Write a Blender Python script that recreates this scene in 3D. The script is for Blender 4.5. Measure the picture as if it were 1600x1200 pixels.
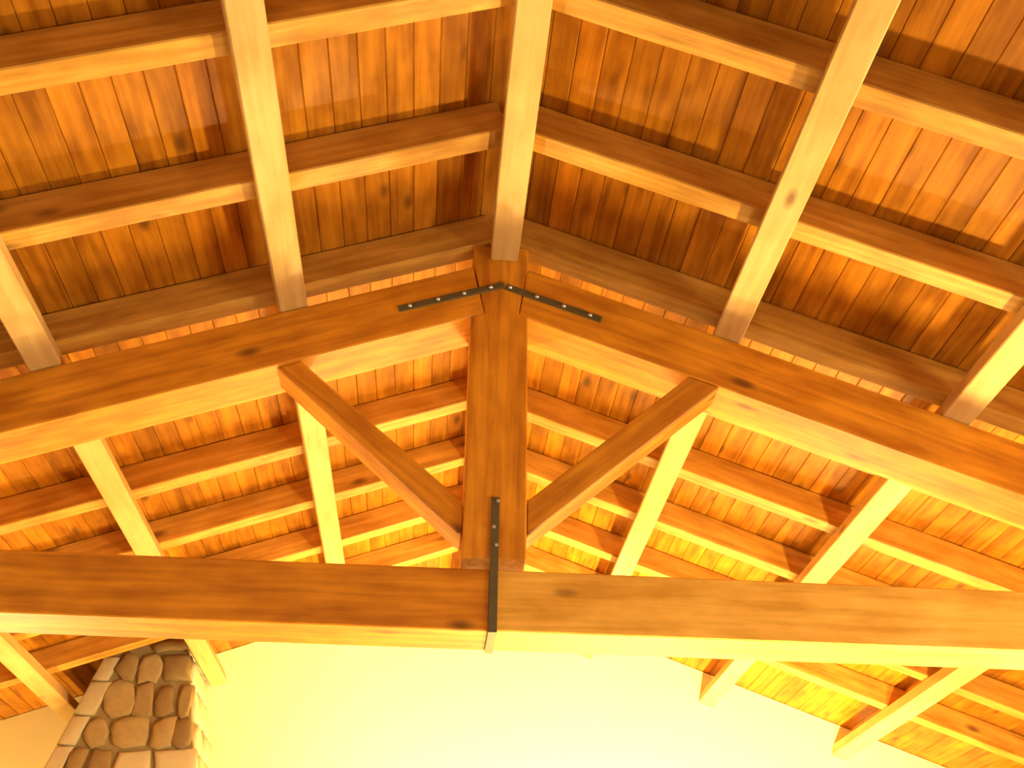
import bpy, bmesh, math, random
from mathutils import Vector, Matrix
random.seed(7)
for o in list(bpy.data.objects): bpy.data.objects.remove(o)
S = bpy.context.scene
COL = S.collection

# ------------------------------------------------------------------ camera
F_PX, PITCH, YAW, ROLL = 1684.56, 0.5467, 0.0702, 0.0151
CAM = Vector((-0.1717, -3.1137, -1.2311))
fw = Vector((math.sin(YAW)*math.cos(PITCH), math.cos(YAW)*math.cos(PITCH), math.sin(PITCH)))
rt = Vector((math.cos(YAW), -math.sin(YAW), 0)); up = rt.cross(fw)
r2 = rt*math.cos(ROLL) + up*math.sin(ROLL); u2 = -rt*math.sin(ROLL) + up*math.cos(ROLL)
cam = bpy.data.objects.new('camera', bpy.data.cameras.new('camera')); COL.objects.link(cam)
cam.data.sensor_width = 36; cam.data.lens = 36*F_PX/1600; cam.data.clip_start = .02
M = Matrix.Identity(4)
for i, v in enumerate((r2, u2, -fw)):
    for j in range(3): M[j][i] = v[j]
M.translation = CAM; cam.matrix_world = M
S.camera = cam

# ------------------------------------------------------------------ light and exposure
W = bpy.data.worlds.new('world'); S.world = W; W.use_nodes = True
W.node_tree.nodes['Background'].inputs[0].default_value = (.75, .85, 1, 1)
W.node_tree.nodes['Background'].inputs[1].default_value = .6
vs = S.view_settings; vs.view_transform = 'Standard'; vs.look = 'None'; vs.exposure = 0.45; vs.gamma = 1; vs.use_curve_mapping = False
LAMP_C = (1, .78, .36)
LAMPS = [((1.1, 3.35, -2.40), 'f', 280), ((1.9, .25, -1.60), 'f', 330), ((-2.85, 3.25, -2.40), 'f', 330)]   # floor uplighters under the frame; the last added to brighten the chimney corner
SPOT_P, SPOT_T, SPOT_W = Vector((.9, 2.1, -2.45)), Vector((.75, 3.74, .0)), 1700     # added floor spotlight, out of view, brightening the gable wall
DAY_W, DAY_C = 70, (1, .90, .70)           # daylight of the glazed door behind the camera
WIN_L, WIN_R = 20, 100                    # daylight of the left and the right side window

# ------------------------------------------------------------------ dimensions (metres; truss face at y = 0, top of tie beam z = 0)
ZL, SL, ZLB = 1.1941, 0.3728, 0.9795        # principal rafters: top line z = ZL + SL*x (left), bottom line
ZR, SR, ZRB = 1.1965, 0.3665, 0.9831
H, HC, WC = .085, .135, .084               # purlin height, common rafter height and width
Y0, SP = -0.0170, 0.5696                    # first common rafter and spacing
YW, YR = 3.74, -8.0                       # gable wall, wall behind the camera
XW = 3.35; ZF = -2.75                     # side walls, floor
def ztop(side, x, off=0): return (ZL + SL*x if side < 0 else ZR - SR*x) + off

# ------------------------------------------------------------------ materials
def nd(t, kind, **kw):
    n = t.nodes.new(kind)
    for k, v in kw.items(): setattr(n, k, v)
    return n
def wood(name, light, dark, rough=.45, spread=.25, knot=(.10, .03, .006), grain=1.0, spec=.35):
    m = bpy.data.materials.new(name); m.use_nodes = True; t = m.node_tree; L = t.links.new
    b = t.nodes['Principled BSDF']
    tc = nd(t, 'ShaderNodeTexCoord'); oi = nd(t, 'ShaderNodeObjectInfo')
    sc = nd(t, 'ShaderNodeVectorMath', operation='SCALE'); sc.inputs[0].default_value = (37, 11, 23); L(oi.outputs['Random'], sc.inputs['Scale'])
    ad = nd(t, 'ShaderNodeVectorMath', operation='ADD'); L(tc.outputs['Object'], ad.inputs[0]); L(sc.outputs[0], ad.inputs[1])
    mp = nd(t, 'ShaderNodeMapping'); mp.inputs['Scale'].default_value = (1.3, 22, 22); L(ad.outputs[0], mp.inputs[0])
    n1 = nd(t, 'ShaderNodeTexNoise'); n1.inputs['Scale'].default_value = 1.6; n1.inputs['Detail'].default_value = 5; n1.inputs['Distortion'].default_value = .6; L(mp.outputs[0], n1.inputs[0])
    mp2 = nd(t, 'ShaderNodeMapping'); mp2.inputs['Scale'].default_value = (3, 7, 7); L(ad.outputs[0], mp2.inputs[0])
    n2 = nd(t, 'ShaderNodeTexNoise'); n2.inputs['Scale'].default_value = 1.7; n2.inputs['Detail'].default_value = 4; L(mp2.outputs[0], n2.inputs[0])
    mx = nd(t, 'ShaderNodeMix', data_type='FLOAT'); mx.inputs[0].default_value = .5; L(n1.outputs[0], mx.inputs[2]); L(n2.outputs[0], mx.inputs[3])
    rp = nd(t, 'ShaderNodeMapRange'); rp.inputs[1].default_value = .5-.17/grain; rp.inputs[2].default_value = .5+.17/grain; L(mx.outputs[0], rp.inputs[0])
    c = nd(t, 'ShaderNodeMix', data_type='RGBA'); c.inputs[6].default_value = (*dark, 1); c.inputs[7].default_value = (*light, 1); L(rp.outputs[0], c.inputs[0])
    # knots
    mp3 = nd(t, 'ShaderNodeMapping'); mp3.inputs['Scale'].default_value = (2.6, 6.5, 6.5); L(ad.outputs[0], mp3.inputs[0])
    vo = nd(t, 'ShaderNodeTexVoronoi'); vo.inputs['Scale'].default_value = 1.0; L(mp3.outputs[0], vo.inputs[0])
    kr = nd(t, 'ShaderNodeMapRange'); kr.inputs[1].default_value = .05; kr.inputs[2].default_value = .15; kr.inputs[3].default_value = .75; kr.inputs[4].default_value = 0; L(vo.outputs['Distance'], kr.inputs[0])
    ck = nd(t, 'ShaderNodeMix', data_type='RGBA'); ck.inputs[7].default_value = (*knot, 1); L(kr.outputs[0], ck.inputs[0]); L(c.outputs[2], ck.inputs[6])
    hv = nd(t, 'ShaderNodeHueSaturation')
    vr = nd(t, 'ShaderNodeMapRange'); vr.inputs[3].default_value = 1-spread; vr.inputs[4].default_value = 1+spread*.7; L(oi.outputs['Random'], vr.inputs[0]); L(vr.outputs[0], hv.inputs['Value'])
    L(ck.outputs[2], hv.inputs['Color']); L(hv.outputs[0], b.inputs['Base Color'])
    b.inputs['Roughness'].default_value = rough; b.inputs['Specular IOR Level'].default_value = spec
    bp = nd(t, 'ShaderNodeBump'); bp.inputs['Strength'].default_value = .25; bp.inputs['Distance'].default_value = .004; L(n1.outputs[0], bp.inputs['Height']); L(bp.outputs[0], b.inputs['Normal'])
    return m
def plain(name, col, rough=.8, metal=0, noise=.0, scale=6, emit=None, bump=0):
    m = bpy.data.materials.new(name); m.use_nodes = True; t = m.node_tree; L = t.links.new
    b = t.nodes['Principled BSDF']; b.inputs['Roughness'].default_value = rough; b.inputs['Metallic'].default_value = metal
    tc = nd(t, 'ShaderNodeTexCoord'); n = nd(t, 'ShaderNodeTexNoise'); n.inputs['Scale'].default_value = scale; n.inputs['Detail'].default_value = 5; L(tc.outputs['Object'], n.inputs[0])
    c = nd(t, 'ShaderNodeMix', data_type='RGBA'); L(n.outputs[0], c.inputs[0])
    c.inputs[6].default_value = (*[x*(1-noise) for x in col], 1); c.inputs[7].default_value = (*[min(1, x*(1+noise)) for x in col], 1); L(c.outputs[2], b.inputs['Base Color'])
    if bump:
        bp = nd(t, 'ShaderNodeBump'); bp.inputs['Strength'].default_value = bump; bp.inputs['Distance'].default_value = .01; L(n.outputs[0], bp.inputs['Height']); L(bp.outputs[0], b.inputs['Normal'])
    if emit:
        b.inputs['Emission Color'].default_value = (*emit[0], 1); b.inputs['Emission Strength'].default_value = emit[1]
    return m
def stone(name, a, bcol):
    m = plain(name, a, .9, 0, .35, 14, bump=.6); t = m.node_tree; L = t.links.new; b = t.nodes['Principled BSDF']
    oi = nd(t, 'ShaderNodeObjectInfo'); c = nd(t, 'ShaderNodeMix', data_type='RGBA'); L(oi.outputs['Random'], c.inputs[0])
    src = b.inputs['Base Color'].links[0].from_socket
    mu = nd(t, 'ShaderNodeMix', data_type='RGBA', blend_type='MULTIPLY'); mu.inputs[0].default_value = 1
    c.inputs[6].default_value = (1, 1, 1, 1); c.inputs[7].default_value = (*bcol, 1)
    L(src, mu.inputs[6]); L(c.outputs[2], mu.inputs[7]); L(mu.outputs[2], b.inputs['Base Color'])
    return m
MAT = dict(
    purlin=wood('purlin_pine', (.70, .45, .15), (.54, .31, .08), .5, .10, grain=1.2),
    common=wood('rafter_pine', (.70, .36, .05), (.40, .165, .012), .5, .12, grain=1.3),
    board=wood('roof_board', (.54, .20, .010), (.26, .080, .004), .42, .22, (.08, .03, .008), 1.3, .12),
    truss=wood('truss_timber', (.84, .35, .018), (.50, .165, .005), .5, .10, grain=1.4),
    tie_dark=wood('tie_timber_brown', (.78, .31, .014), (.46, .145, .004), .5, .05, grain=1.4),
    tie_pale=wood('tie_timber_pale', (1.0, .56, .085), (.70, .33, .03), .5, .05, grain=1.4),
    iron=plain('strap_iron', (.13, .10, .035), .5, .1, .3, 30),
    bolt=plain('bolt_zinc', (.62, .58, .42), .35, .8, .1, 30),
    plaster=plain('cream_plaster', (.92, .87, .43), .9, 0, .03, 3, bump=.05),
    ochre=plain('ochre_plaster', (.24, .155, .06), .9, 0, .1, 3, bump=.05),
    floor=plain('floor_tile', (.26, .17, .09), .6, 0, .1, 4),
    mortar=plain('mortar', (.30, .22, .085), .95, 0, .3, 20, bump=.5),
    stone=stone('field_stone', (.42, .31, .12), (.55, .46, .36)),
    quoin=plain('pale_corner_stone', (.56, .48, .26), .9, 0, .2, 12, bump=.5),
    brass=plain('lamp_metal', (.35, .27, .13), .4, .8, .1),
    bulb=plain('lamp_bulb', (1, .8, .5), .4, 0, 0, 1, emit=((1, .75, .4), 12)),
    glass=plain('door_paint', (.30, .22, .14), .5))

# ------------------------------------------------------------------ builders
def link(name, bm, mat, parent=None, mw=None):
    me = bpy.data.meshes.new(name); bm.normal_update(); bm.to_mesh(me); bm.free(); me.materials.append(MAT[mat])
    o = bpy.data.objects.new(name, me); COL.objects.link(o)
    if mw is not None: o.matrix_world = mw
    if parent:
        o.parent = parent
        o.matrix_parent_inverse = parent_world(parent).inverted()
    return o
def parent_world(p):
    return (parent_world(p.parent) @ p.matrix_parent_inverse @ p.matrix_basis) if p.parent else p.matrix_basis.copy()
def tag(o, label=None, cat=None, group=None, kind=None):
    for k, v in (('label', label), ('category', cat), ('group', group), ('kind', kind)):
        if v: o[k] = v
    return o
def empty(name, loc):
    o = bpy.data.objects.new(name, None); COL.objects.link(o); o.location = loc; o.empty_display_size = .1; return o
def frame(ax, upv, origin):
    x = Vector(ax).normalized(); z = Vector(upv); z = (z - x*z.dot(x)).normalized(); y = z.cross(x)
    m = Matrix.Identity(4)
    for i, v in enumerate((x, y, z)):
        for j in range(3): m[j][i] = v[j]
    m.translation = Vector(origin); return m
def box_bm(l, w, h, bev=.004, seg=1, jit=0):
    """box centred in x and y, bottom at z=0, long axis x, cut in seg lengths, hewn edges"""
    bm = bmesh.new(); rings = []
    for i in range(seg+1):
        x = -l/2 + l*i/seg; r = []
        for (a, b) in ((-1, 0), (1, 0), (1, 1), (-1, 1)):
            j = (random.uniform(-jit, jit), random.uniform(-jit, jit)) if 0 < i < seg else (0, 0)
            r.append(bm.verts.new((x, a*w/2 + j[0], b*h + j[1])))
        rings.append(r)
    for i in range(seg):
        for k in range(4): bm.faces.new((rings[i][k], rings[i][(k+1) % 4], rings[i+1][(k+1) % 4], rings[i+1][k]))
    bm.faces.new(rings[0][::-1]); bm.faces.new(rings[-1])
    bmesh.ops.recalc_face_normals(bm, faces=bm.faces)
    if bev:
        es = [e for e in bm.edges if len(e.link_faces) == 2 and e.calc_face_angle(0) > .7]
        bmesh.ops.bevel(bm, geom=es, offset=bev, segments=1, affect='EDGES', profile=.5)
    return bm
def beam(name, p0, p1, w, h, upv, mat, parent=None, bev=.004, seg=10, jit=.0015):
    p0, p1 = Vector(p0), Vector(p1)
    return link(name, box_bm((p1-p0).length, w, h, bev, seg, jit), mat, parent, frame(p1-p0, upv, (p0+p1)/2))
def prism(name, poly, y0, y1, ang, mat, parent=None, bev=.004):
    """polygon in x-z extruded along y; ang = direction of the grain in the x-z plane"""
    cx = sum(p[0] for p in poly)/len(poly); cz = sum(p[1] for p in poly)/len(poly)
    mw = frame((math.cos(ang), 0, math.sin(ang)), (-math.sin(ang), 0, math.cos(ang)), (cx, (y0+y1)/2, cz)); inv = mw.inverted()
    bm = bmesh.new()
    a = [bm.verts.new(inv @ Vector((x, y0, z))) for x, z in poly]; b = [bm.verts.new(inv @ Vector((x, y1, z))) for x, z in poly]
    n = len(poly); bm.faces.new(a); bm.faces.new(b[::-1])
    for i in range(n): bm.faces.new((a[i], b[i], b[(i+1) % n], a[(i+1) % n]))
    bmesh.ops.recalc_face_normals(bm, faces=bm.faces)
    if bev: bmesh.ops.bevel(bm, geom=list(bm.edges), offset=bev, segments=1, affect='EDGES', profile=.5)
    return link(name, bm, mat, parent, mw)
def disc_bm(r, h, n=10, dome=.5):
    bm = bmesh.new(); rs = [(r, 0), (r, h*.45), (r*.7, h*.85), (r*.3, h)]; rings = []
    for rr, z in rs: rings.append([bm.verts.new((rr*math.cos(2*math.pi*i/n), rr*math.sin(2*math.pi*i/n), z)) for i in range(n)])
    for i in range(3):
        for k in range(n): bm.faces.new((rings[i][k], rings[i][(k+1) % n], rings[i+1][(k+1) % n], rings[i+1][k]))
    bm.faces.new(rings[-1]); bm.faces.new(rings[0][::-1]); return bm
def lathe(profile, n=28):
    bm = bmesh.new(); rings = [[bm.verts.new((r*math.cos(2*math.pi*i/n), r*math.sin(2*math.pi*i/n), z)) for i in range(n)] for r, z in profile]
    for i in range(len(rings)-1):
        for k in range(n): bm.faces.new((rings[i][k], rings[i][(k+1) % n], rings[i+1][(k+1) % n], rings[i+1][k]))
    bm.faces.new(rings[0][::-1]); bm.faces.new(rings[-1]); bmesh.ops.recalc_face_normals(bm, faces=bm.faces); return bm

# ------------------------------------------------------------------ the room shell
OFF = H + HC                              # underside of the roof boards above the line of the principal rafters
TB = .022                                 # board thickness
def zb(x, off=0): return ztop(-1 if x < 0 else 1, x, OFF + off)
XA = (ZR-ZL)/(SL+SR)                      # where the slopes meet
def wall(name, poly, y0, y1, mat='plaster'):
    return tag(prism(name, poly, y0, y1, 0, mat, None, 0), kind='structure')
gz = TB + .0
wall('wall_back', [(-XW-.2, ZF), (XW+.2, ZF), (XW+.2, ztop(1, XW+.2, OFF-.004)), (XA, ztop(1, XA, OFF-.004)), (-XW-.2, ztop(-1, -XW-.2, OFF-.004))], YW, YW+.25)
# wall behind the camera, with a wide glazed doorway
DX0, DX1, DZ = -1.3, 1.3, -.45
for i, poly in enumerate(([(-XW-.2, ZF), (DX0, ZF), (DX0, DZ), (-XW-.2, DZ)], [(DX1, ZF), (XW+.2, ZF), (XW+.2, DZ), (DX1, DZ)],
             [(-XW-.2, DZ), (XW+.2, DZ), (XW+.2, ztop(1, XW+.2, OFF-.004)), (XA, ztop(1, XA, OFF-.004)), (-XW-.2, ztop(-1, -XW-.2, OFF-.004))])):
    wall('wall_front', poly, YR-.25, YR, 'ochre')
WY0, WY1, WZ0, WZ1 = -2.2, .2, -1.75, -.45
for nm, x0, x1, xe in (('wall_left', -XW-.2, -XW, -XW-.2), ('wall_right', XW, XW+.2, XW+.2)):
    for za, zc, ya, yb in ((ZF, WZ0, YR+.001, YW-.001), (WZ1, zb(xe)-.004, YR+.001, YW-.001), (WZ0, WZ1, YR+.001, WY0), (WZ0, WZ1, WY1, YW-.001)):
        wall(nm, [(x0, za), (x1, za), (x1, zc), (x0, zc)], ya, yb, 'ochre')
    xm = (x0+x1)/2
    w = tag(beam('window_1' if xm < 0 else 'window_2', (xm, WY0, WZ0+.0), (xm, WY1, WZ0), .06, .05, (0, 0, 1), 'glass'), kind='structure')
    beam('window_frame', (xm, WY0, WZ1), (xm, WY1, WZ1), .06, .05, (0, 0, -1), 'glass', w)
    for ya in (WY0+.025, (WY0+WY1)/2, WY1-.025): beam('window_frame', (xm, ya, WZ0+.05), (xm, ya, WZ1-.05), .06, .05, (0, 1, 0), 'glass', w)
    wl = bpy.data.objects.new('window_daylight', bpy.data.lights.new('window_daylight', 'AREA')); COL.objects.link(wl)
    wl.data.shape = 'RECTANGLE'; wl.data.size = WY1-WY0-.1; wl.data.size_y = WZ1-WZ0-.1; wl.data.energy = WIN_L if xm < 0 else WIN_R; wl.data.color = DAY_C; wl.data.spread = math.radians(160)
    sg = 1 if xm < 0 else -1
    wl.matrix_world = frame((0, 1, 0), (-sg*.966, 0, .26), (xm + sg*.14, (WY0+WY1)/2, (WZ0+WZ1)/2))
tag(link('floor', box_bm(2*XW+.4, YW-YR+.5, .1, 0), 'floor', None, Matrix.Translation((0, (YW+YR)/2, ZF-.1))), kind='structure')
# glazed double door in the wall behind the camera
d = tag(beam('door_1', (DX0, YR-.12, ZF), (DX0, YR-.12, DZ), .08, .07, (1, 0, 0), 'glass', None), kind='structure')
beam('door_jamb', (DX1, YR-.12, ZF), (DX1, YR-.12, DZ), .08, .07, (-1, 0, 0), 'glass', d)
beam('door_head', (DX0+.07, YR-.12, DZ), (DX1-.07, YR-.12, DZ), .08, .07, (0, 0, -1), 'glass', d)
beam('door_mullion', (0, YR-.16, ZF), (0, YR-.16, DZ-.07), .08, .08, (0, 1, 0), 'glass', d)
day = bpy.data.objects.new('daylight', bpy.data.lights.new('daylight', 'AREA')); COL.objects.link(day)
day.data.shape = 'RECTANGLE'; day.data.size = DX1-DX0-.1; day.data.size_y = DZ-ZF-.1; day.data.energy = DAY_W; day.data.color = DAY_C
day.location = (0, YR-.05, (ZF+DZ)/2); day.rotation_euler = (math.radians(55), 0, 0)

# ceiling: roof deck with every board a piece
dk = bmesh.new()
for s in (-1, 1):
    x1 = s*(XW+.25); q = [(XA, zb(XA*1.0, TB+.004)), (x1, zb(x1, TB+.004)), (x1, zb(x1, TB+.05)), (XA, zb(XA, TB+.05))]
    a = [dk.verts.new((x, YR-.25, z)) for x, z in q]; b = [dk.verts.new((x, YW+.25, z)) for x, z in q]
    dk.faces.new(a); dk.faces.new(b[::-1])
    for i in range(4): dk.faces.new((a[i], b[i], b[(i+1) % 4], a[(i+1) % 4]))
bmesh.ops.recalc_face_normals(dk, faces=dk.faces)
ceil = tag(link('ceiling', dk, 'board'), kind='structure')
BW = .086
BMESH = {}
def board_mesh(L):
    k = round(L, 3)
    if k not in BMESH:
        bm = bmesh.new(); hw = BW/2-.0004; c = .003
        prof = [(-hw, TB), (-hw, c), (-hw+c, 0), (hw-c, 0), (hw, c), (hw, TB)]
        a = [bm.verts.new((-L/2, y, z)) for y, z in prof]; b = [bm.verts.new((L/2, y, z)) for y, z in prof]
        for i in range(6): bm.faces.new((a[i], b[i], b[(i+1) % 6], a[(i+1) % 6]))
        bm.faces.new(a[::-1]); bm.faces.new(b); bmesh.ops.recalc_face_normals(bm, faces=bm.faces)
        me = bpy.data.meshes.new('board'); bm.to_mesh(me); bm.free(); me.materials.append(MAT['board']); BMESH[k] = me
    return BMESH[k]
for s in (-1, 1):
    sl = SL if s < 0 else SR; cs = 1/math.sqrt(1+sl*sl); dirv = Vector((s*cs, 0, -sl*cs)); nrm = Vector((s*sl*cs, 0, cs))
    apex = Vector((XA, 0, zb(XA)))
    n = int((XW+.2)/cs/BW)
    for i in range(n):
        cuts = [-4.2, Y0 + SP*random.choice((-3, -2, -1, 0, 1, 2, 3)) + WC/2, YW+.2]
        for ya, yb in zip(cuts[:-1], cuts[1:]):
            o = bpy.data.objects.new('board', board_mesh(yb-ya-.001)); COL.objects.link(o)
            p = apex + dirv*(BW*(i+.5)+.004) + Vector((0, (ya+yb)/2, 0)) + nrm*random.uniform(0, .0015)
            o.matrix_world = frame((0, 1, 0), nrm, p); o.parent = ceil

# ------------------------------------------------------------------ the king post truss
TD = .192                                 # thickness of the truss timbers
tr = tag(empty('roof_truss', (0, TD/2, -.193)), 'king post roof truss of orange timber with iron straps spanning the room', 'truss')
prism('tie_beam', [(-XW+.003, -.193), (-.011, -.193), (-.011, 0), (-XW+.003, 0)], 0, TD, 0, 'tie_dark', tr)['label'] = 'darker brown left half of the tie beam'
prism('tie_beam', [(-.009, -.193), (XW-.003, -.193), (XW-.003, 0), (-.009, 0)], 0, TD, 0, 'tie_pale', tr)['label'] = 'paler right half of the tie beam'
prism('king_post', [(-.1, .036), (.1, .036), (.1, .945), (.068, .962), (.1, 1.188), (.1, 1.255), (-.1, 1.255), (-.1, 1.182), (-.052, .957), (-.1, .94)], 0, TD, math.pi/2, 'truss', tr)
for s, zt, zbm, sl in ((-1, ZL, ZLB, SL), (1, ZR, ZRB, SR)):
    a = math.atan(sl)
    xb = (zbm-.002)/sl; xt = 3.2
    pts = [(s*.101, zt-sl*.101), (s*.053, .955) if s < 0 else (s*.069, .957), (s*xb, .002), (s*min(xt, (zt-.03)/sl), .002), (s*min(xt, (zt-.03)/sl), max(.03, zt-sl*xt))]
    prism('principal_rafter', pts, .0, TD, -s*a, 'truss', tr)
prism('strut', [(-.670, .728), (-.102, .231), (-.102, .125), (-.118, .125), (-.748, .697)], .018, .150, -.70, 'truss', tr)
prism('strut', [(.660, .738), (.102, .238), (.102, .122), (.108, .122), (.765, .700)], .003, .130, .71, 'truss', tr)
def bolt(parent, x, y, z, nrm=(0, -1, 0), r=.0075):
    return link('bolt', disc_bm(r, .008), 'bolt', parent, frame((1, 0, 0), nrm, (x, y, z)))
def strap(name, x0, z0, x1, z1, bolts):
    L = math.hypot(x1-x0, z1-z0); ax = Vector((x1-x0, 0, z1-z0))
    o = link(name, box_bm(L, .026, .006, .0015), 'iron', tr, frame(ax, (0, -1, 0), ((x0+x1)/2, -.0005, (z0+z1)/2)))
    for x, z in bolts: bolt(o, x, -.0066, z)
    return o
o = strap('iron_strap', -.355, .950, .012, 1.081, [(-.316, .964), (-.219, .999), (-.128, 1.031), (-.034, 1.064)]); o['label'] = 'dark iron strap on the left rafter'
o = strap('iron_strap', .020, 1.073, .361, .952, [(.035, 1.068), (.131, 1.034), (.227, 1.000), (.320, .967)]); o['label'] = 'dark iron strap on the right rafter'
# U-shaped stirrup hanging the tie beam from the post
st = bmesh.new()
def add_box(bm, x0, x1, y0, y1, z0, z1):
    v = [bm.verts.new((x, y, z)) for x in (x0, x1) for y in (y0, y1) for z in (z0, z1)]
    for f in ((0, 1, 3, 2), (4, 6, 7, 5), (0, 4, 5, 1), (2, 3, 7, 6), (0, 2, 6, 4), (1, 5, 7, 3)): bm.faces.new([v[i] for i in f])
add_box(st, -.013, .013, -.0065, -.0005, -.1935, .242); add_box(st, -.013, .013, TD+.0005, TD+.0065, -.1935, .242); add_box(st, -.013, .013, -.0065, TD+.0065, -.1995, -.1935)
bmesh.ops.recalc_face_normals(st, faces=st.faces)
o = link('stirrup', st, 'iron', tr); o['label'] = 'vertical iron stirrup joining king post and tie beam'
for x, z in ((.007, .228), (-.004, .139), (.005, .078)): bolt(o, x, -.0066, z, r=.0065)

# ------------------------------------------------------------------ ridge beam and purlins
YE = YW-.002
tag(beam('ridge_beam', (.012, -4.2, 1.189), (.012, -.001, 1.189), .10, .080, (0, 0, 1), 'purlin'), 'square timber ridge beam running up from the king post to the top edge', 'ridge beam', 'ridge beams')
tag(beam('ridge_beam', (.012, TD+.001, 1.189), (.012, YE, 1.189), .10, .080, (0, 0, 1), 'purlin'), 'timber ridge beam behind the king post, running back to the cream wall', 'ridge beam', 'ridge beams')
PL = [(-1, 0.7153, 'purlin crossing the left rafter above the left strut, first beam left of the ridge'),
      (-1, 1.4920, 'purlin at the left edge, its far end on the cream wall beside the stone chimney'),
      (-1, 2.262, 'dim purlin in the bottom left corner, left of the stone chimney'),
      (1, 0.8083, 'purlin crossing the right rafter above the right strut, first beam right of the ridge'),
      (1, 1.5855, 'purlin right of the right strut, its far end standing out against the bright wall'),
      (1, 2.4096, 'purlin in the bottom right corner below the tie beam')]
for s, x, lab in PL:
    sl = SL if s < 0 else SR; nrm = Vector((s*sl, 0, 1)).normalized(); z = ztop(s, s*x) + .0005
    y0 = -4.2
    tag(beam('purlin', (s*x, y0, z), (s*x, YE, z), .098, H*nrm.z-.005, nrm, 'purlin', seg=14, jit=.001), lab, 'purlin', 'purlins')

# ------------------------------------------------------------------ common rafters
KN = {-3: 'nearest overhead, above the top edge', -2: 'second in front of the truss, near the top edge', -1: 'next in front of the truss',
      0: 'right above the truss rafter, a thin strip', 1: 'mostly hidden behind the truss rafter', 2: 'first one clearly visible behind the truss',
      3: 'second one clearly visible behind the truss', 4: 'third one visible behind the truss', 5: 'last one, nearest the bright gable wall'}
for s, sd in ((-1, 'left'), (1, 'right')):
    sl = SL if s < 0 else SR; nrm = Vector((s*sl, 0, 1)).normalized()
    for k in range(-3, 6):
        y = Y0 + k*SP + WC/2
        xa, xb = s*.016 if s < 0 else s*.030, s*(XW-.02)
        o = beam('common_rafter', (xa, y, ztop(s, xa, H)), (xb, y, ztop(s, xb, H)), WC, HC*nrm.z-.001, nrm, 'common', seg=12, jit=.001)
        tag(o, 'common rafter of the %s slope, %s' % (sd, KN[k]), 'rafter', 'common rafters')

# ------------------------------------------------------------------ stone chimney stack in the left corner of the gable wall
YC = 3.15                                  # its front face
def cx0(z): return -2.252 + .312*max(min(z, .9), -1.2)      # left and right edges of the front: the stack tapers upward
def cx1(z): return -1.425 - .215*max(min(z, .9), -1.2)
ch = tag(empty('stone_chimney', (-1.84, 3.45, ZF)), 'tapering rubble stone chimney stack rising to the roof in the bottom left corner', 'chimney')
rows = 22; bm = bmesh.new()
def top_at(x): return zb(x)-.006
inset = .022
zs = [ZF] + [-1.2, -.6, 0, .3]
vr_ = []
def ring(zl, zr):
    a, b = cx0(zl)+inset, cx1(zr)-inset
    return [bm.verts.new((a, YC+inset, zl)), bm.verts.new((b, YC+inset, zr)), bm.verts.new((b, YW-.001, zr)), bm.verts.new((a, YW-.001, zl))]
rr = [ring(z, z) for z in zs]
zl = .48; zr = .70
for _ in range(20): zl = top_at(cx0(zl)+inset); zr = top_at(cx1(zr)-inset)
rr.append(ring(zl, zr))
for i in range(len(rr)-1):
    for k in range(4): bm.faces.new((rr[i][k], rr[i][(k+1) % 4], rr[i+1][(k+1) % 4], rr[i+1][k]))
bm.faces.new(rr[0][::-1]); bm.faces.new(rr[-1]); bmesh.ops.recalc_face_normals(bm, faces=bm.faces)
core = link('mortar_core', bm, 'mortar', ch)
def stone_piece(poly, front, axis, mat):
    """irregular stone: polygon of (a, z) on the front (axis 0) or the right side (axis 1), set into the mortar"""
    n = len(poly); ca = sum(p[0] for p in poly)/n; cz = sum(p[1] for p in poly)/n
    bm = bmesh.new(); rings = []
    dep = random.uniform(.0, .014)
    for d, sc in ((.05, 1.0), (.010, 1.0), (.003-dep*.3, .93), (.003-dep, .7)):
        r = []
        for (a, z) in poly:
            aa = ca + (a-ca)*sc; zz = cz + (z-cz)*sc; dd = front(zz) + d*(1 if axis == 0 else -1)
            r.append(bm.verts.new((aa-ca, dd, zz-cz) if axis == 0 else (dd, aa-ca, zz-cz)))
        rings.append(r)
    for i in range(3):
        for k in range(n): bm.faces.new((rings[i][k], rings[i][(k+1) % n], rings[i+1][(k+1) % n], rings[i+1][k]))
    bm.faces.new(rings[-1]); bm.faces.new(rings[0][::-1]); bmesh.ops.recalc_face_normals(bm, faces=bm.faces)
    loc = (ca, 0, cz) if axis == 0 else (0, ca, cz)
    o = link('stone', bm, mat, ch, Matrix.Translation(loc))
    for p in o.data.polygons: p.use_smooth = True
    return o
def irregular(a0, a1, z0, z1, j):
    pts = []
    for (a, z) in ((a0, z0), ((a0+a1)/2, z0), (a1, z0), (a1, (z0+z1)/2), (a1, z1), ((a0+a1)/2, z1), (a0, z1), (a0, (z0+z1)/2)):
        pts.append((a + random.uniform(-j, j), z + random.uniform(-j, j)))
    # knock the corners off
    out = []
    for i, p in enumerate(pts):
        if i in (0, 2, 4, 6):
            q = ((a0+a1)/2, (z0+z1)/2); c = random.uniform(.02, .30); p = (p[0]+(q[0]-p[0])*c, p[1]+(q[1]-p[1])*c)
        out.append(p)
    return out
def straight(za, zc):
    return [(cx0(za)+.003, za+.003), (cx0(za)+.05, za+.003), (cx0(za)+qw, za+.004), (cx0((za+zc)/2)+qw, (za+zc)/2), (cx0(zc)+qw, zc-.004), (cx0(zc)+.05, zc-.003), (cx0(zc)+.003, zc-.003), (cx0((za+zc)/2)+.003, (za+zc)/2)]
z = ZF+.01
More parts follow.
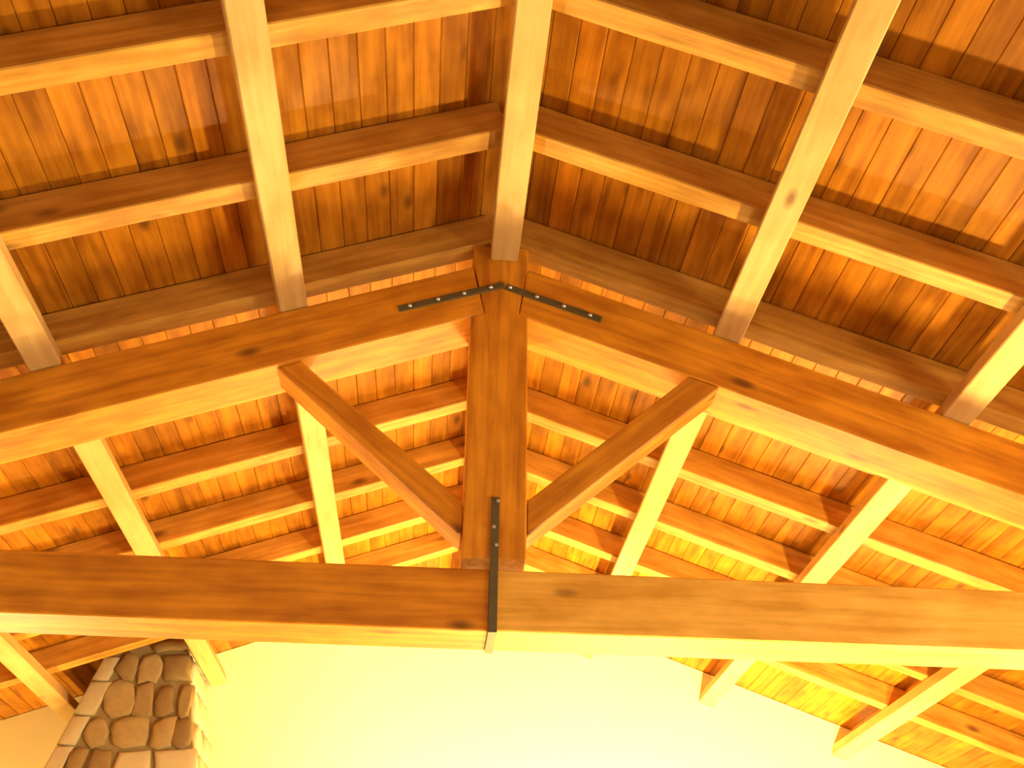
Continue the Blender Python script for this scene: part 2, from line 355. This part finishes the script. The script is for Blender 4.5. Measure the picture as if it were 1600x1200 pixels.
while z < .74:
    hgt = random.uniform(.12, .21); z1 = z+hgt
    a, b = cx0(z+hgt/2)+.004, cx1(z+hgt/2)-.004
    qw = random.uniform(.085, .12)
    first = True; x = a
    while x < b-.05:
        w = qw if first else random.uniform(.10, .24)
        x1 = x+w
        if b-x1 < .08: x1 = b
        ok = min(top_at(x), top_at(x1)) - z
        if ok > .05:
            zt1 = min(z1, z + ok - .012)
            stone_piece((straight(z, zt1) if first else irregular(x+.003, x1-.003, z+.003, zt1-.003, .022)), lambda zz: YC, 0, 'quoin' if first or random.random() < .18 else 'stone')
        first = False; x = x1
    # right-hand side
    yy = YC+.06
    while yy < YW-.05:
        w = random.uniform(.14, .26); y1 = min(yy+w, YW-.03)
        if YW-y1 < .07: y1 = YW-.03
        if top_at(b)-z > .06:
            zt1 = min(z1, top_at(b)-.014)
            stone_piece(irregular(yy+.003, y1-.003, z+.003, zt1-.003, .008), lambda zz: cx1(zz)-.002, 1, 'quoin')
        yy = y1
    z = z1

# ------------------------------------------------------------------ floor uplighters below the frame, the corner one added as fill
LLAB = ['low brass bowl uplighter on the floor at the foot of the gable wall', 'tall brass floor lamp with an open bowl, standing below the right strut', 'added bowl uplighter, out of view, brightening the wall left of the stone chimney']
for (P, side, watt), lab in zip(LAMPS, LLAB):
    P = Vector(P); base = Vector((P.x, YW-.001, P.z-.155)) if side == 'b' else Vector((P.x, P.y, ZF))
    lm = tag(empty('wall_uplighter' if side == 'b' else 'floor_lamp', base), lab, 'lamp')
    link('bowl', lathe([(.012, -.16), (.05, -.155), (.11, -.12), (.145, -.06), (.152, -.05), (.146, -.05), (.104, -.112), (.045, -.145), (.01, -.148)]), 'brass', lm, Matrix.Translation(P))
    link('bulb', lathe([(.012, -.135), (.016, -.10), (.032, -.07), (.034, -.05), (.022, -.03), (.006, -.022)], 16), 'bulb', lm, Matrix.Translation(P))
    if side == 'b':
        end = P + (base-P).normalized()*.10; end.z = P.z-.135
        beam('bracket', base, end, .03, .015, (0, 0, 1), 'brass', lm, seg=1, jit=0)
    else:
        link('pole', lathe([(.012, .02), (.012, .6), (.012, P.z-ZF-.158)], 12), 'brass', lm, Matrix.Translation(base))
        link('base', lathe([(.15, .0), (.15, .012), (.05, .022), (.013, .03)], 24), 'brass', lm, Matrix.Translation(base))
    pl = bpy.data.objects.new('uplighter_light', bpy.data.lights.new('uplighter_light', 'POINT')); COL.objects.link(pl)
    pl.data.energy = watt; pl.data.color = LAMP_C; pl.data.shadow_soft_size = .09; pl.location = P + Vector((0, 0, .07)); pl.parent = lm; pl.matrix_parent_inverse = Matrix.Translation(base).inverted()

# unseen spotlight added only to brighten the gable wall
sp = tag(empty('added_floor_spot', (SPOT_P.x, SPOT_P.y, ZF)), 'added floor spotlight, out of view, brightening the cream gable wall', 'lamp')
ax = (SPOT_T-SPOT_P).normalized(); m4 = frame((1, 0, 0), ax, SPOT_P)
link('housing', lathe([(.02, -.20), (.055, -.19), (.07, -.12), (.075, .02), (.068, .02), (.06, -.10), (.02, -.11)], 24), 'iron', sp, m4)
link('bulb', lathe([(.01, -.10), (.04, -.085), (.045, -.06), (.02, -.05)], 16), 'bulb', sp, m4)
link('base', lathe([(.11, 0), (.11, .015), (.03, .02), (.015, .022)], 24), 'iron', sp, Matrix.Translation((SPOT_P.x, SPOT_P.y, ZF)))
for sx in (-.082, .082): beam('bracket', (SPOT_P.x+sx*.3, SPOT_P.y, ZF+.02), (SPOT_P.x+sx, SPOT_P.y, SPOT_P.z), .02, .006, (1, 0, 0), 'iron', sp, seg=1, jit=0)
so = bpy.data.objects.new('spot_light', bpy.data.lights.new('spot_light', 'SPOT')); COL.objects.link(so)
so.data.energy = SPOT_W; so.data.color = LAMP_C; so.data.spot_size = math.radians(92); so.data.spot_blend = .8; so.data.shadow_soft_size = .05
so.matrix_world = frame((1, 0, 0), -ax, SPOT_P + ax*.04)
